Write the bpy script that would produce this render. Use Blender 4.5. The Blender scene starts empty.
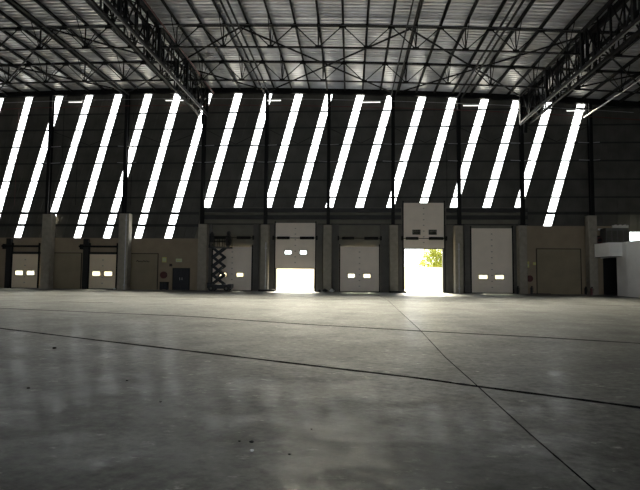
import bpy, math, random
from mathutils import Vector, Matrix, Euler
random.seed(7)
S = bpy.context.scene
COL = S.collection
R = math.radians

# ------------------------------------------------------------------ camera
F = 481.0
CAM = Vector((0, 0, 1.66))
ROT = (Matrix.Rotation(R(3.57), 4, 'Z') @ Matrix.Rotation(R(90 + 3.45), 4, 'X') @ Matrix.Rotation(R(0.5), 4, 'Z'))
cd = bpy.data.cameras.new('camera')
cd.sensor_width = 36.0
cd.lens = F / 640 * 36
cd.clip_end = 600
cam = bpy.data.objects.new('camera', cd)
cam.matrix_world = Matrix.Translation(CAM) @ ROT
COL.objects.link(cam)
S.camera = cam
R3 = ROT.to_3x3()

def ray(px, py):
    return R3 @ Vector(((px - 320) / F, -(py - 245) / F, -1))
def at(px, py, Y):                       # point of the plane y = Y seen at a pixel of the photograph
    d = ray(px, py)
    return CAM + d * (Y / d.y)
def onfloor(px, py):
    d = ray(px, py)
    return CAM + d * (-CAM.z / d.z)
def wx(px, py=200, Y=46.0): return at(px, py, Y).x
def wz(px, py, Y=46.0): return at(px, py, Y).z

# ------------------------------------------------------------------ materials
def mat(name, col, rough=0.6, metal=0.0, noise=0.0, scale=3.0, bump=0.0, bscale=20.0, spec=0.5):
    m = bpy.data.materials.new(name)
    m.use_nodes = True
    nt = m.node_tree
    b = nt.nodes['Principled BSDF']
    b.inputs['Base Color'].default_value = (*col, 1)
    b.inputs['Roughness'].default_value = rough
    b.inputs['Metallic'].default_value = metal
    b.inputs['Specular IOR Level'].default_value = spec
    tc = nt.nodes.new('ShaderNodeTexCoord')
    if noise:
        n = nt.nodes.new('ShaderNodeTexNoise')
        n.inputs['Scale'].default_value = scale
        n.inputs['Detail'].default_value = 5
        nt.links.new(tc.outputs['Object'], n.inputs['Vector'])
        r = nt.nodes.new('ShaderNodeValToRGB')
        r.color_ramp.elements[0].position = 0.3
        r.color_ramp.elements[1].position = 0.7
        r.color_ramp.elements[0].color = (*[c * (1 - noise) for c in col], 1)
        r.color_ramp.elements[1].color = (*[min(1, c * (1 + noise)) for c in col], 1)
        nt.links.new(n.outputs['Fac'], r.inputs['Fac'])
        nt.links.new(r.outputs['Color'], b.inputs['Base Color'])
    if bump:
        n2 = nt.nodes.new('ShaderNodeTexNoise')
        n2.inputs['Scale'].default_value = bscale
        n2.inputs['Detail'].default_value = 4
        nt.links.new(tc.outputs['Object'], n2.inputs['Vector'])
        bp = nt.nodes.new('ShaderNodeBump')
        bp.inputs['Strength'].default_value = bump
        bp.inputs['Distance'].default_value = 0.02
        nt.links.new(n2.outputs['Fac'], bp.inputs['Height'])
        nt.links.new(bp.outputs['Normal'], b.inputs['Normal'])
    return m

def emit(name, col, s):
    m = bpy.data.materials.new(name)
    m.use_nodes = True
    b = m.node_tree.nodes['Principled BSDF']
    b.inputs['Base Color'].default_value = (0.7, 0.7, 0.7, 1)
    b.inputs['Roughness'].default_value = 0.5
    b.inputs['Emission Color'].default_value = (*col, 1)
    b.inputs['Emission Strength'].default_value = s
    return m

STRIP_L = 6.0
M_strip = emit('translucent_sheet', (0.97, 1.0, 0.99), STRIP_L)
_nt = M_strip.node_tree            # mostly clear to sky and sun; its added glow stands in for diffused daylight
_o = _nt.nodes['Material Output']
_mx = _nt.nodes.new('ShaderNodeMixShader')
_tr = _nt.nodes.new('ShaderNodeBsdfTransparent')
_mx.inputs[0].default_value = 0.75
_nt.links.new(_nt.nodes['Principled BSDF'].outputs[0], _mx.inputs[1])
_nt.links.new(_tr.outputs[0], _mx.inputs[2])
_nt.links.new(_mx.outputs[0], _o.inputs['Surface'])
M_lamp = emit('lit_tube', (1.0, 0.99, 0.95), 1.6)
M_clad = mat('dark_cladding', (0.070, 0.067, 0.058), 0.6, 0, 0.25, 0.7)
M_steel = mat('dark_painted_steel', (0.006, 0.006, 0.0065), 0.6, 0, 0.3, 4, spec=0.2)
M_galv = mat('galvanised_steel', (0.42, 0.42, 0.43), 0.38, 0.5, 0.15, 6)
M_tube = mat('grey_tube', (0.16, 0.16, 0.16), 0.5, 0.3, 0.15, 6)
M_girt = mat('girt_steel', (0.02, 0.02, 0.019), 0.6, 0, 0.2, 3)
M_roof = mat('roof_sheeting', (0.46, 0.465, 0.49), 0.36, 0.55, 0.28, 0.55)
M_conc = mat('column_concrete', (0.28, 0.255, 0.21), 0.8, 0, 0.15, 2.5, 0.2, 30)
M_dado = mat('brown_render', (0.27, 0.215, 0.15), 0.8, 0, 0.12, 0.8)
M_dado_line = mat('recess_line', (0.022, 0.018, 0.014), 0.8)
M_infill = mat('brown_infill', (0.24, 0.20, 0.135), 0.8, 0, 0.1, 0.8)
M_olive = mat('olive_wall_panel', (0.15, 0.14, 0.112), 0.75, 0, 0.12, 1.2)
M_reveal = mat('grey_reveal', (0.10, 0.095, 0.085), 0.75, 0, 0.15, 1.5)
M_door = mat('beige_door_panel', (0.78, 0.69, 0.595), 0.55, 0, 0.05, 1.0)
M_door_l = mat('brown_grey_door_panel', (0.78, 0.66, 0.50), 0.6, 0, 0.05, 1.0)
M_hinge = mat('hinge_plate', (0.40, 0.36, 0.31), 0.6)
M_black = mat('black_rubber', (0.012, 0.012, 0.013), 0.7, 0, 0.2, 8)
M_blue = mat('dark_blue_paint', (0.007, 0.009, 0.015), 0.5, 0, 0.2, 6)
M_red = mat('red_paint', (0.07, 0.012, 0.012), 0.5, 0, 0.1, 5)
M_pipe = mat('dull_red_pipe', (0.10, 0.022, 0.02), 0.5, 0, 0.1, 5)
M_yellow = mat('yellow_green_sign', (0.55, 0.52, 0.15), 0.6, 0, 0.05, 5)
M_green = mat('pale_green_sign', (0.50, 0.56, 0.36), 0.6, 0, 0.05, 5)
M_white = mat('white_paint', (0.74, 0.72, 0.69), 0.6, 0, 0.05, 1.5)
M_office = mat('office_white', (0.86, 0.84, 0.81), 0.65, 0, 0.06, 1.0)
M_dark = mat('interior_shade_black', (0.008, 0.008, 0.009), 0.8, 0, 0.2, 2)  # near-black colour stands in for the shade inside the office doorway
M_grey = mat('grey_paint', (0.10, 0.10, 0.092), 0.7, 0, 0.15, 2)
M_sack = mat('pale_plastic', (0.7, 0.7, 0.7), 0.5, 0, 0.1, 6)
M_stone = mat('black_grit', (0.01, 0.01, 0.01), 0.8, 0, 0.3, 40)
M_joint = mat('joint_sealant', (0.008, 0.008, 0.009), 0.85, 0, 0.3, 6, spec=0.05)
M_joint.node_tree.nodes['Principled BSDF'].inputs['IOR'].default_value = 1.0
M_stone.node_tree.nodes['Principled BSDF'].inputs['IOR'].default_value = 1.0
M_yard = mat('yard_concrete', (0.50, 0.45, 0.33), 0.85, 0, 0.08, 0.5)
M_bwall = mat('boundary_render', (0.85, 0.80, 0.66), 0.85, 0, 0.05, 0.7)
M_leaf = mat('leaf', (0.21, 0.235, 0.03), 0.6, 0, 0.45, 1.8)
M_bark = mat('bark', (0.08, 0.055, 0.035), 0.9, 0, 0.3, 8)

_nt = M_leaf.node_tree             # leaves let light through
_b = _nt.nodes['Principled BSDF']
_t = _nt.nodes.new('ShaderNodeBsdfTranslucent')
_t.inputs['Color'].default_value = (0.20, 0.225, 0.025, 1)
_mx = _nt.nodes.new('ShaderNodeMixShader')
_mx.inputs[0].default_value = 0.5
_nt.links.new(_b.outputs[0], _mx.inputs[1])
_nt.links.new(_t.outputs[0], _mx.inputs[2])
_nt.links.new(_mx.outputs[0], _nt.nodes['Material Output'].inputs['Surface'])

def glass():
    m = bpy.data.materials.new('clear_pane')
    m.use_nodes = True
    nt = m.node_tree
    nt.nodes.clear()
    o = nt.nodes.new('ShaderNodeOutputMaterial')
    mx = nt.nodes.new('ShaderNodeMixShader')
    t = nt.nodes.new('ShaderNodeBsdfTransparent')
    t.inputs['Color'].default_value = (0.9, 0.92, 0.9, 1)
    g = nt.nodes.new('ShaderNodeBsdfGlossy')
    g.inputs['Roughness'].default_value = 0.05
    mx.inputs[0].default_value = 0.07
    nt.links.new(t.outputs[0], mx.inputs[1])
    nt.links.new(g.outputs[0], mx.inputs[2])
    nt.links.new(mx.outputs[0], o.inputs[0])
    return m
M_glass = glass()

def floor_mat():
    m = bpy.data.materials.new('power_floated_concrete')
    m.use_nodes = True
    nt = m.node_tree
    b = nt.nodes['Principled BSDF']
    L = nt.links.new
    tc = nt.nodes.new('ShaderNodeTexCoord')
    def noise(scale, detail, stretch=(1, 1, 1), rough=0.6, rot=0):
        mp = nt.nodes.new('ShaderNodeMapping')
        mp.inputs['Scale'].default_value = stretch
        mp.inputs['Rotation'].default_value = (0, 0, rot)
        L(tc.outputs['Object'], mp.inputs['Vector'])
        n = nt.nodes.new('ShaderNodeTexNoise')
        n.inputs['Scale'].default_value = scale
        n.inputs['Detail'].default_value = detail
        n.inputs['Roughness'].default_value = rough
        L(mp.outputs[0], n.inputs['Vector'])
        return n.outputs['Fac']
    def ramp(src, p0, p1, c0, c1):
        r = nt.nodes.new('ShaderNodeValToRGB')
        r.color_ramp.elements[0].position = p0
        r.color_ramp.elements[1].position = p1
        r.color_ramp.elements[0].color = (c0, c0, c0, 1)
        r.color_ramp.elements[1].color = (c1, c1, c1, 1)
        L(src, r.inputs['Fac'])
        return r.outputs['Color']
    def mathn(op, a, c):
        n = nt.nodes.new('ShaderNodeMath')
        n.operation = op
        for i, v in enumerate((a, c)):
            if isinstance(v, (int, float)): n.inputs[i].default_value = v
            else: L(v, n.inputs[i])
        return n.outputs[0]
    big = ramp(noise(0.45, 6, (1, 1.0, 1)), 0.32, 0.7, 0.5, 1.35)
    fine = ramp(noise(6.5, 9, (1, 1.3, 1), 0.72, 0.5), 0.32, 0.70, 0.40, 1.75)
    speck = ramp(noise(3.0, 8, (1, 1.8, 1), 0.72, -0.4), 0.60, 0.72, 0.0, 0.30)
    v = mathn('MULTIPLY', mathn('MULTIPLY', big, fine), 0.098)
    v = mathn('ADD', v, speck)
    cc = nt.nodes.new('ShaderNodeCombineColor')
    L(mathn('MULTIPLY', v, 0.99), cc.inputs[0])
    L(mathn('MULTIPLY', v, 1.0), cc.inputs[1])
    L(mathn('MULTIPLY', v, 0.90), cc.inputs[2])
    L(cc.outputs[0], b.inputs['Base Color'])
    ro = ramp(noise(1.1, 7, (1, 1.4, 1), 0.7, 0.3), 0.3, 0.7, 0.52, 0.72)
    L(ro, b.inputs['Roughness'])
    b.inputs['Specular IOR Level'].default_value = 0.5
    b.inputs['IOR'].default_value = 1.37
    b.inputs['Coat IOR'].default_value = 1.25
    L(ramp(noise(1.9, 8, (1, 1.5, 1), 0.75, 0.2), 0.45, 0.72, 0.03, 0.36), b.inputs['Coat Weight'])
    L(ramp(noise(1.3, 7, (1, 1.4, 1), 0.7, 0.8), 0.3, 0.7, 0.13, 0.28), b.inputs['Coat Roughness'])
    bp = nt.nodes.new('ShaderNodeBump')
    bp.inputs['Strength'].default_value = 0.22
    bp.inputs['Distance'].default_value = 0.03
    L(noise(2.2, 7, (1, 1.2, 1), 0.65), bp.inputs['Height'])
    L(bp.outputs['Normal'], b.inputs['Normal'])
    return m
M_floor = floor_mat()

# ------------------------------------------------------------------ mesh helper
class MB:
    def __init__(self): self.v = []; self.f = []
    def quad(self, *p):
        n = len(self.v); self.v += [Vector(q) for q in p]; self.f.append(tuple(range(n, n + len(p)))); return self
    def box(self, x0, x1, y0, y1, z0, z1):
        n = len(self.v)
        for z in (z0, z1):
            for (x, y) in ((x0, y0), (x1, y0), (x1, y1), (x0, y1)): self.v.append(Vector((x, y, z)))
        for q in ((3, 2, 1, 0), (4, 5, 6, 7), (0, 1, 5, 4), (1, 2, 6, 5), (2, 3, 7, 6), (3, 0, 4, 7)):
            self.f.append(tuple(n + i for i in q))
        return self
    def prism(self, pts, d):            # polygon extruded by vector d
        n = len(self.v); k = len(pts); d = Vector(d)
        self.v += [Vector(p) for p in pts] + [Vector(p) + d for p in pts]
        self.f.append(tuple(range(n + k - 1, n - 1, -1))); self.f.append(tuple(range(n + k, n + 2 * k)))
        for i in range(k):
            j = (i + 1) % k
            self.f.append((n + i, n + j, n + k + j, n + k + i))
        return self
    def tube(self, a, b, r, seg=8, r2=None):
        a = Vector(a); b = Vector(b); d = (b - a).normalized()
        u = d.cross(Vector((0, 0, 1)) if abs(d.z) < 0.95 else Vector((1, 0, 0))).normalized(); w = d.cross(u)
        r2 = r if r2 is None else r2
        n = len(self.v)
        for (c, rr) in ((a, r), (b, r2)):
            for i in range(seg):
                t = 2 * math.pi * i / seg
                self.v.append(c + (u * math.cos(t) + w * math.sin(t)) * rr)
        for i in range(seg):
            j = (i + 1) % seg
            self.f.append((n + i, n + j, n + seg + j, n + seg + i))
        self.f.append(tuple(range(n + seg - 1, n - 1, -1))); self.f.append(tuple(range(n + seg, n + 2 * seg)))
        return self
    def bar(self, a, b, w, h):          # rectangular section bar
        a = Vector(a); b = Vector(b); d = (b - a).normalized()
        u = d.cross(Vector((0, 0, 1)) if abs(d.z) < 0.95 else Vector((0, 1, 0))).normalized(); n2 = u.cross(d).normalized()
        u *= w / 2; n2 *= h / 2
        return self.prism([a - u - n2, a + u - n2, a + u + n2, a - u + n2], b - a)
    def path(self, pts, r, seg=7):
        for p, q in zip(pts, pts[1:]): self.tube(p, q, r, seg)
        return self
    def torus(self, c, R_, r, axis='Y', n=20, m=7):
        k = len(self.v); c = Vector(c)
        for i in range(n):
            t = 2 * math.pi * i / n
            for j in range(m):
                s = 2 * math.pi * j / m
                a = (R_ + r * math.cos(s)) * math.cos(t); e = (R_ + r * math.cos(s)) * math.sin(t); h = r * math.sin(s)
                self.v.append(c + (Vector((a, h, e)) if axis == 'Y' else Vector((a, e, h))))
        for i in range(n):
            for j in range(m):
                self.f.append((k + i * m + j, k + ((i + 1) % n) * m + j, k + ((i + 1) % n) * m + (j + 1) % m, k + i * m + (j + 1) % m))
        return self
    def ibeam(self, x, y, z0, z1, w=0.28, d=0.4, t=0.03):
        self.box(x - w / 2, x + w / 2, y - d / 2, y - d / 2 + t, z0, z1)
        self.box(x - w / 2, x + w / 2, y + d / 2 - t, y + d / 2, z0, z1)
        self.box(x - t / 2, x + t / 2, y - d / 2 + t, y + d / 2 - t, z0, z1)
        return self
    def lump(self, c, rx, ry, rz, seed=0, n=10, m=7):
        rnd = random.Random(seed); k = len(self.v); c = Vector(c)
        for j in range(m + 1):
            ph = math.pi * j / m
            for i in range(n):
                t = 2 * math.pi * i / n; w = 1 + rnd.uniform(-.14, .14)
                self.v.append(c + Vector((rx * math.sin(ph) * math.cos(t) * w, ry * math.sin(ph) * math.sin(t) * w, -rz * math.cos(ph) * (1 if j in (0, m) else w))))
        for j in range(m):
            for i in range(n):
                self.f.append((k + j * n + i, k + j * n + (i + 1) % n, k + (j + 1) * n + (i + 1) % n, k + (j + 1) * n + i))
        return self
    def build(self, name, material, parent=None, smooth=False, origin=None):
        if origin is None:
            if parent is not None: origin = worldloc(parent)
            else:
                lo = [min(v[i] for v in self.v) for i in range(3)]; hi = [max(v[i] for v in self.v) for i in range(3)]
                origin = Vector(((lo[0] + hi[0]) / 2, (lo[1] + hi[1]) / 2, lo[2]))
        origin = Vector(origin)
        me = bpy.data.meshes.new(name)
        me.from_pydata([v - origin for v in self.v], [], self.f)
        me.validate(); me.update()
        me.materials.append(material)
        if smooth:
            for p in me.polygons: p.use_smooth = True
        o = bpy.data.objects.new(name, me)
        COL.objects.link(o)
        if parent is not None:
            o.parent = parent
        else:
            o.location = origin
        return o
def worldloc(o):
    l = Vector(o.location)
    while o.parent is not None:
        o = o.parent; l = l + Vector(o.location)
    return l

def tag(o, label=None, cat=None, group=None, kind=None):
    if label: o['label'] = label
    if cat: o['category'] = cat
    if group: o['group'] = group
    if kind: o['kind'] = kind
    return o
def thing(name, label, cat, loc, group=None, kind=None):
    e = bpy.data.objects.new(name, None)
    e.location = loc
    e.empty_display_size = 0.2
    COL.objects.link(e)
    return tag(e, label, cat, group, kind)
def struct(name, mb, m, label=None, cat=None, parent=None):
    o = mb.build(name, m, parent)
    return tag(o, label, cat, None, 'structure')
ORD = ['first', 'second', 'third', 'fourth', 'fifth', 'sixth', 'seventh', 'eighth', 'ninth', 'tenth', 'eleventh', 'twelfth',
       'thirteenth', 'fourteenth', 'fifteenth', 'sixteenth', 'seventeenth', 'eighteenth', 'nineteenth', 'twentieth', 'twenty-first', 'twenty-second', 'twenty-third', 'twenty-fourth']

def holes(mb, x0, x1, z0, z1, y0, y1, hs):      # slab in the xz plane with rectangular holes
    xs = sorted({x0, x1, *[v for h in hs for v in h[:2] if x0 < v < x1]})
    zs = sorted({z0, z1, *[v for h in hs for v in h[2:] if z0 < v < z1]})
    for xa, xb in zip(xs, xs[1:]):
        run = None
        for za, zb in zip(zs, zs[1:]):
            cx, cz = (xa + xb) / 2, (za + zb) / 2
            inside = any(h[0] < cx < h[1] and h[2] < cz < h[3] for h in hs)
            if inside:
                if run: mb.box(xa, xb, y0, y1, *run); run = None
            else:
                run = (run[0], zb) if run else (za, zb)
        if run: mb.box(xa, xb, y0, y1, *run)
    return mb

# ------------------------------------------------------------------ key dimensions
YW = 46.0                      # inner face of the far wall
XL, XR, YB = -42.0, 38.0, -22.0
COLS = [wx(p, 190, 45.5) for p in (-27, 48, 125, 203, 266, 328.5, 393, 459, 524.5, 592.5)]
Z_RIDGE = wz(320, 90.5)
P3 = [at(30, 92.6, 46), at(310, 89.5, 46), at(582, 99.3, 46)]
def _fit():
    (a, fa), (b, fb), (c, fc) = [(p.x, p.z) for p in P3]
    q = ((fc - fa) / (c - a) - (fb - fa) / (b - a)) / (c - b)
    l = (fb - fa) / (b - a) - q * (a + b)
    return q, l, fa - q * a * a - l * a
QF = _fit()
X0 = -QF[1] / (2 * QF[0])
print('ROOFFIT', QF, X0, Z_RIDGE)
def zr(x): return QF[0] * x * x + QF[1] * x + QF[2]          # underside of the roof sheets
Z_STRIP_C = wz(360, 207.5)
Z_STRIP_L = wz(90, 238)
Z_STRIP_R = wz(547, 226)

# ------------------------------------------------------------------ floor
struct('floor', MB().box(XL, XR, YB, YW + 0.3, -0.3, 0), M_floor, 'grey power-floated concrete warehouse floor', 'floor')
def joint(name, pix, w, label, ext=None):
    pts = [onfloor(*p) for p in pix]
    if ext:
        pts = [pts[0] + (pts[0] - pts[2]).normalized() * ext[0]] + pts + [pts[-1] + (pts[-1] - pts[-3]).normalized() * ext[1]]
    mb = MB()
    fine = []
    for a, b in zip(pts, pts[1:]):
        for k in range(8): fine.append(a.lerp(b, k / 8))
    fine.append(pts[-1])
    rnd = random.Random(len(name) + len(pix))
    L_, R_ = [], []
    for i, p in enumerate(fine):
        d = (fine[min(i + 1, len(fine) - 1)] - fine[max(i - 1, 0)]).normalized()
        n = Vector((-d.y, d.x, 0)); ww = w * rnd.uniform(.75, 1.25) / 2
        L_.append(p + n * ww); R_.append(p - n * ww)
    up = Vector((0, 0, .004))
    for i in range(len(fine) - 1):
        mb.prism([L_[i], R_[i], R_[i + 1], L_[i + 1]], up)
    o = mb.build(name, M_joint)
    tag(o, label, 'floor joint', None, 'structure')
joint('trim_1', [(-60, 321), (0, 328.3), (100, 340.5), (200, 352.3), (300, 364.2), (420, 378.4), (478, 386.5), (585, 400.3), (650, 409)], 0.10, 'wider dark floor joint nearest the camera', (16, 20))
joint('trim_2', [(-60, 304.5), (0, 308.3), (100, 312.5), (200, 317), (300, 324), (420, 331), (540, 337.3), (650, 344)], 0.13, 'dark diagonal floor joint farther from the camera', (8, 18))
joint('trim_3', [(376, 293.8), (388, 300.5), (420, 330), (445, 357), (478, 386.5), (530, 434), (590, 486), (612, 505)], 0.016, 'thin straight floor joint running towards the open door', (.01, 20))
joint('trim_4', [(60, 301.8), (86, 302.4), (113, 302.8)], 0.10, 'short dark floor joint near the left doors')
joint('trim_5', [(-20, 295.2), (200, 297.4), (376, 300.0), (520, 303), (660, 306.5)], 0.03, 'faint floor joint nearest the dock doors')

# ------------------------------------------------------------------ far wall: cladding, strips
ST = []                                            # strips as (x at z, slope) from the photo
tops = [(-29, 97), (1, 96), (30, 95), (60, 95), (90, 94), (119, 93), (149, 92.5), (178.5, 92), (209, 92), (239, 92), (269, 92), (299.5, 92.5), (329.5, 93),
        (361, 93.3), (391.5, 93.8), (423, 94.5), (453.5, 95.5), (485.6, 97), (517.5, 98.5), (550, 100), (582, 101.5)]
bots = [(-58, 197), (-29, 197), (2, 197), (29.5, 197), (58.5, 197), (89, 197), (118.5, 197), (149, 198), (179, 199), (209, 198.5), (240, 198.5), (270, 198.5), (300.5, 198.5),
        (331.7, 198), (362, 198), (393, 198), (425, 198), (456.5, 198), (489, 199), (521, 199), (555, 199)]
HW = 0.36
for t, b in zip(tops, bots):
    p, q = at(t[0], t[1], YW), at(b[0], b[1], YW)
    ST.append((q.x, q.z, (p.x - q.x) / (p.z - q.z)))
def sx(i, z): return ST[i][0] + ST[i][2] * (z - ST[i][1])
def zbot(i): return Z_STRIP_L if i <= 8 else (Z_STRIP_R if i == len(ST) - 1 else Z_STRIP_C)
zlow = min(Z_STRIP_L, Z_STRIP_R)
clad = MB()
def ribbed(x_left, x_right, z0, ztop_fn):          # sheet panel with raised ribs that follow its slanting edges
    a0, b0 = x_left(z0), x_right(z0)
    zt = ztop_fn(x_left(19)); 
    n = max(1, round((b0 - a0) / 0.75))
    pts0 = [(a0 + (b0 - a0) * k / n) for k in range(n + 1)]
    def xx(k, z):
        return x_left(z) + (x_right(z) - x_left(z)) * k / n
    for k in range(n):
        za, zb = ztop_fn(xx(k, 19)) + .25, ztop_fn(xx(k + 1, 19)) + .25
        clad.prism([(xx(k, z0), YW, z0), (xx(k + 1, z0), YW, z0), (xx(k + 1, zb), YW, zb), (xx(k, za), YW, za)], (0, .06, 0))
        kk = k + .5
        w = .06
        zc = ztop_fn(xx(kk, 19)) - .02
        clad.prism([(xx(kk, z0) - w, YW - .03, z0), (xx(kk, z0) + w, YW - .03, z0), (xx(kk, zc) + w, YW - .03, zc), (xx(kk, zc) - w, YW - .03, zc)], (0, .031, 0))
N = len(ST)
x_c = COLS[3] - 0.3                                 # where the long left strips give way to the short ones
for i in range(N - 1):
    z0 = max(zbot(i), zbot(i + 1)) if zbot(i) == zbot(i + 1) else min(zbot(i), zbot(i + 1))
    ribbed(lambda z, i=i: sx(i, z) + HW, lambda z, i=i: sx(i + 1, z) - HW, z0, zr)
ribbed(lambda z: XL, lambda z: sx(0, z) - HW, Z_STRIP_L, zr)
WIN = (wx(629.5, 236), wx(652, 236), wz(634, 241.2), wz(634, 232))
# right of the last strip: split so the small bright window can sit in it
xr_split = WIN[0] - .6
ribbed(lambda z: sx(N - 1, z) + HW, lambda z: xr_split, Z_STRIP_R, zr)
holes(clad, xr_split, XR, 0, zr(xr_split) + .25, YW, YW + .06, [WIN])
for k in range(1, 16):
    xk = xr_split + .7 * k
    if xk > XR - .2: break
    if WIN[0] - .1 < xk < WIN[1] + .1: clad.box(xk - .06, xk + .06, YW - .03, YW + .001, WIN[3] + .1, zr(xk) - .02)
    else: clad.box(xk - .06, xk + .06, YW - .03, YW + .001, 5.0, zr(xk) - .02)
struct('wall_back', clad, M_clad, 'dark ribbed cladding of the far wall between slanted light strips', 'wall')
for i in range(N):
    zb = zbot(i)
    zt = zr(sx(i, 19)) + .2
    o = MB().prism([(sx(i, zb) - HW, YW + .03, zb), (sx(i, zb) + HW, YW + .03, zb), (sx(i, zt) + HW, YW + .03, zt), (sx(i, zt) - HW, YW + .03, zt)], (0, .02, 0)).build('window_%d' % (i + 1), M_strip)
    if i < 2: lab = 'slanted bright translucent wall strip at the left edge, %s' % ('cut off by the frame', 'first with only its top showing')[i]
    elif i <= 8: lab = 'long slanted bright translucent wall strip, %s from the left edge' % ORD[i - 2]
    elif i < N - 1: lab = 'short slanted bright translucent wall strip above the dock doors, %s from the left' % ORD[i - 9]
    else: lab = 'slanted bright translucent wall strip farthest right, above the blank right bay'
    tag(o, lab, 'wall strip', 'slanted translucent wall strips', 'structure')
# small bright window over the office
wn = thing('window_30', 'small bright window above the white office block', 'window', ((WIN[0] + WIN[1]) / 2, YW, WIN[2]), None, 'structure')
fr = MB()
holes(fr, WIN[0] - .06, WIN[1] + .06, WIN[2] - .06, WIN[3] + .06, YW - .04, YW + .08, [(WIN[0], WIN[1], WIN[2], WIN[3])])
fr.box((WIN[0] + WIN[1]) / 2 + .3, (WIN[0] + WIN[1]) / 2 + .36, YW + .0, YW + .06, WIN[2], WIN[3])
fr.build('window_frame', M_grey, wn)
MB().box(WIN[0], WIN[1], YW + .03, YW + .04, WIN[2], WIN[3]).build('pane', M_glass, wn)

# ------------------------------------------------------------------ far wall: lower parts with openings
def rect(x0, x1, ytop, ybot=None):
    m = (x0 + x1) / 2
    return (wx(x0, 270), wx(x1, 270), 0 if ybot is None else wz(m, ybot), wz(m, ytop))
D_left1, D_left2 = rect(13, 39, 254), rect(90, 117, 254.3)
D_lift = rect(213, 252, 246.6)
D_A, D_B, D_C, D_D = rect(275.2, 315.3, 246.5), rect(340, 379, 246.5), rect(403.3, 444, 247.8), rect(471, 512, 247.5)
def shrink(h, e=.12): return (h[0] + e, h[1] - e, -1, h[3] - e)
xs_l = COLS[3]
xs_r = COLS[8] + .0
mb = holes(MB(), XL, xs_l, 0, Z_STRIP_L, YW, YW + .25, [shrink(D_left1), shrink(D_left2)])
mb.box(XL, xs_l, YW - .05, YW, wz(90, 239.8), Z_STRIP_L)
struct('wall_back_left', mb, M_dado, 'brown rendered lower wall of the left bays', 'wall')
# lower part of the tall zone in the middle
mb = holes(MB(), xs_l, xs_r, 0, Z_STRIP_C, YW + .002, YW + .25, [shrink(D_lift), shrink(D_A), shrink(D_B), shrink(D_C), shrink(D_D)])
mb.box(sx(9, Z_STRIP_L) - HW - .3, xs_l, YW + .07, YW + .25, Z_STRIP_L - .3, Z_STRIP_C)
struct('wall_back_centre', mb, M_olive, 'olive grey panel wall around the dock doors', 'wall')
struct('wall_back_right', MB().box(xs_r, xr_split + .0, YW, YW + .25, 0, Z_STRIP_R).box(xs_r, COLS[9] - .2, YW - .05, YW, wz(555, 228), Z_STRIP_R),
       M_dado, 'brown rendered lower wall of the blank right bay', 'wall')
# blank recessed panels
def blank(name, x0, x1, yt, label):
    h = rect(x0, x1, yt)
    t = thing(name, label, 'blank panel', ((h[0] + h[1]) / 2, YW, 0), None, 'structure')
    MB().box(h[0], h[1], YW - .03, YW - .001, 0, h[3]).build('infill_panel', M_infill, t)
    e = .07
    fm = MB().box(h[0] - e, h[0], YW - .06, YW - .001, 0, h[3] + e).box(h[1], h[1] + e, YW - .06, YW - .001, 0, h[3] + e).box(h[0], h[1], YW - .06, YW - .001, h[3], h[3] + e)
    fm.build('panel_frame', M_dado_line, t)
    return h
blank('door_21', 52, 81, 253.3, 'blank brown infilled opening between the two left doors')
blank('door_22', 129.5, 157.5, 254, 'blank brown infilled opening with a small dark painted mark')
hR = blank('door_23', 537, 580.5, 249.3, 'large blank brown infilled opening in the right bay')

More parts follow.
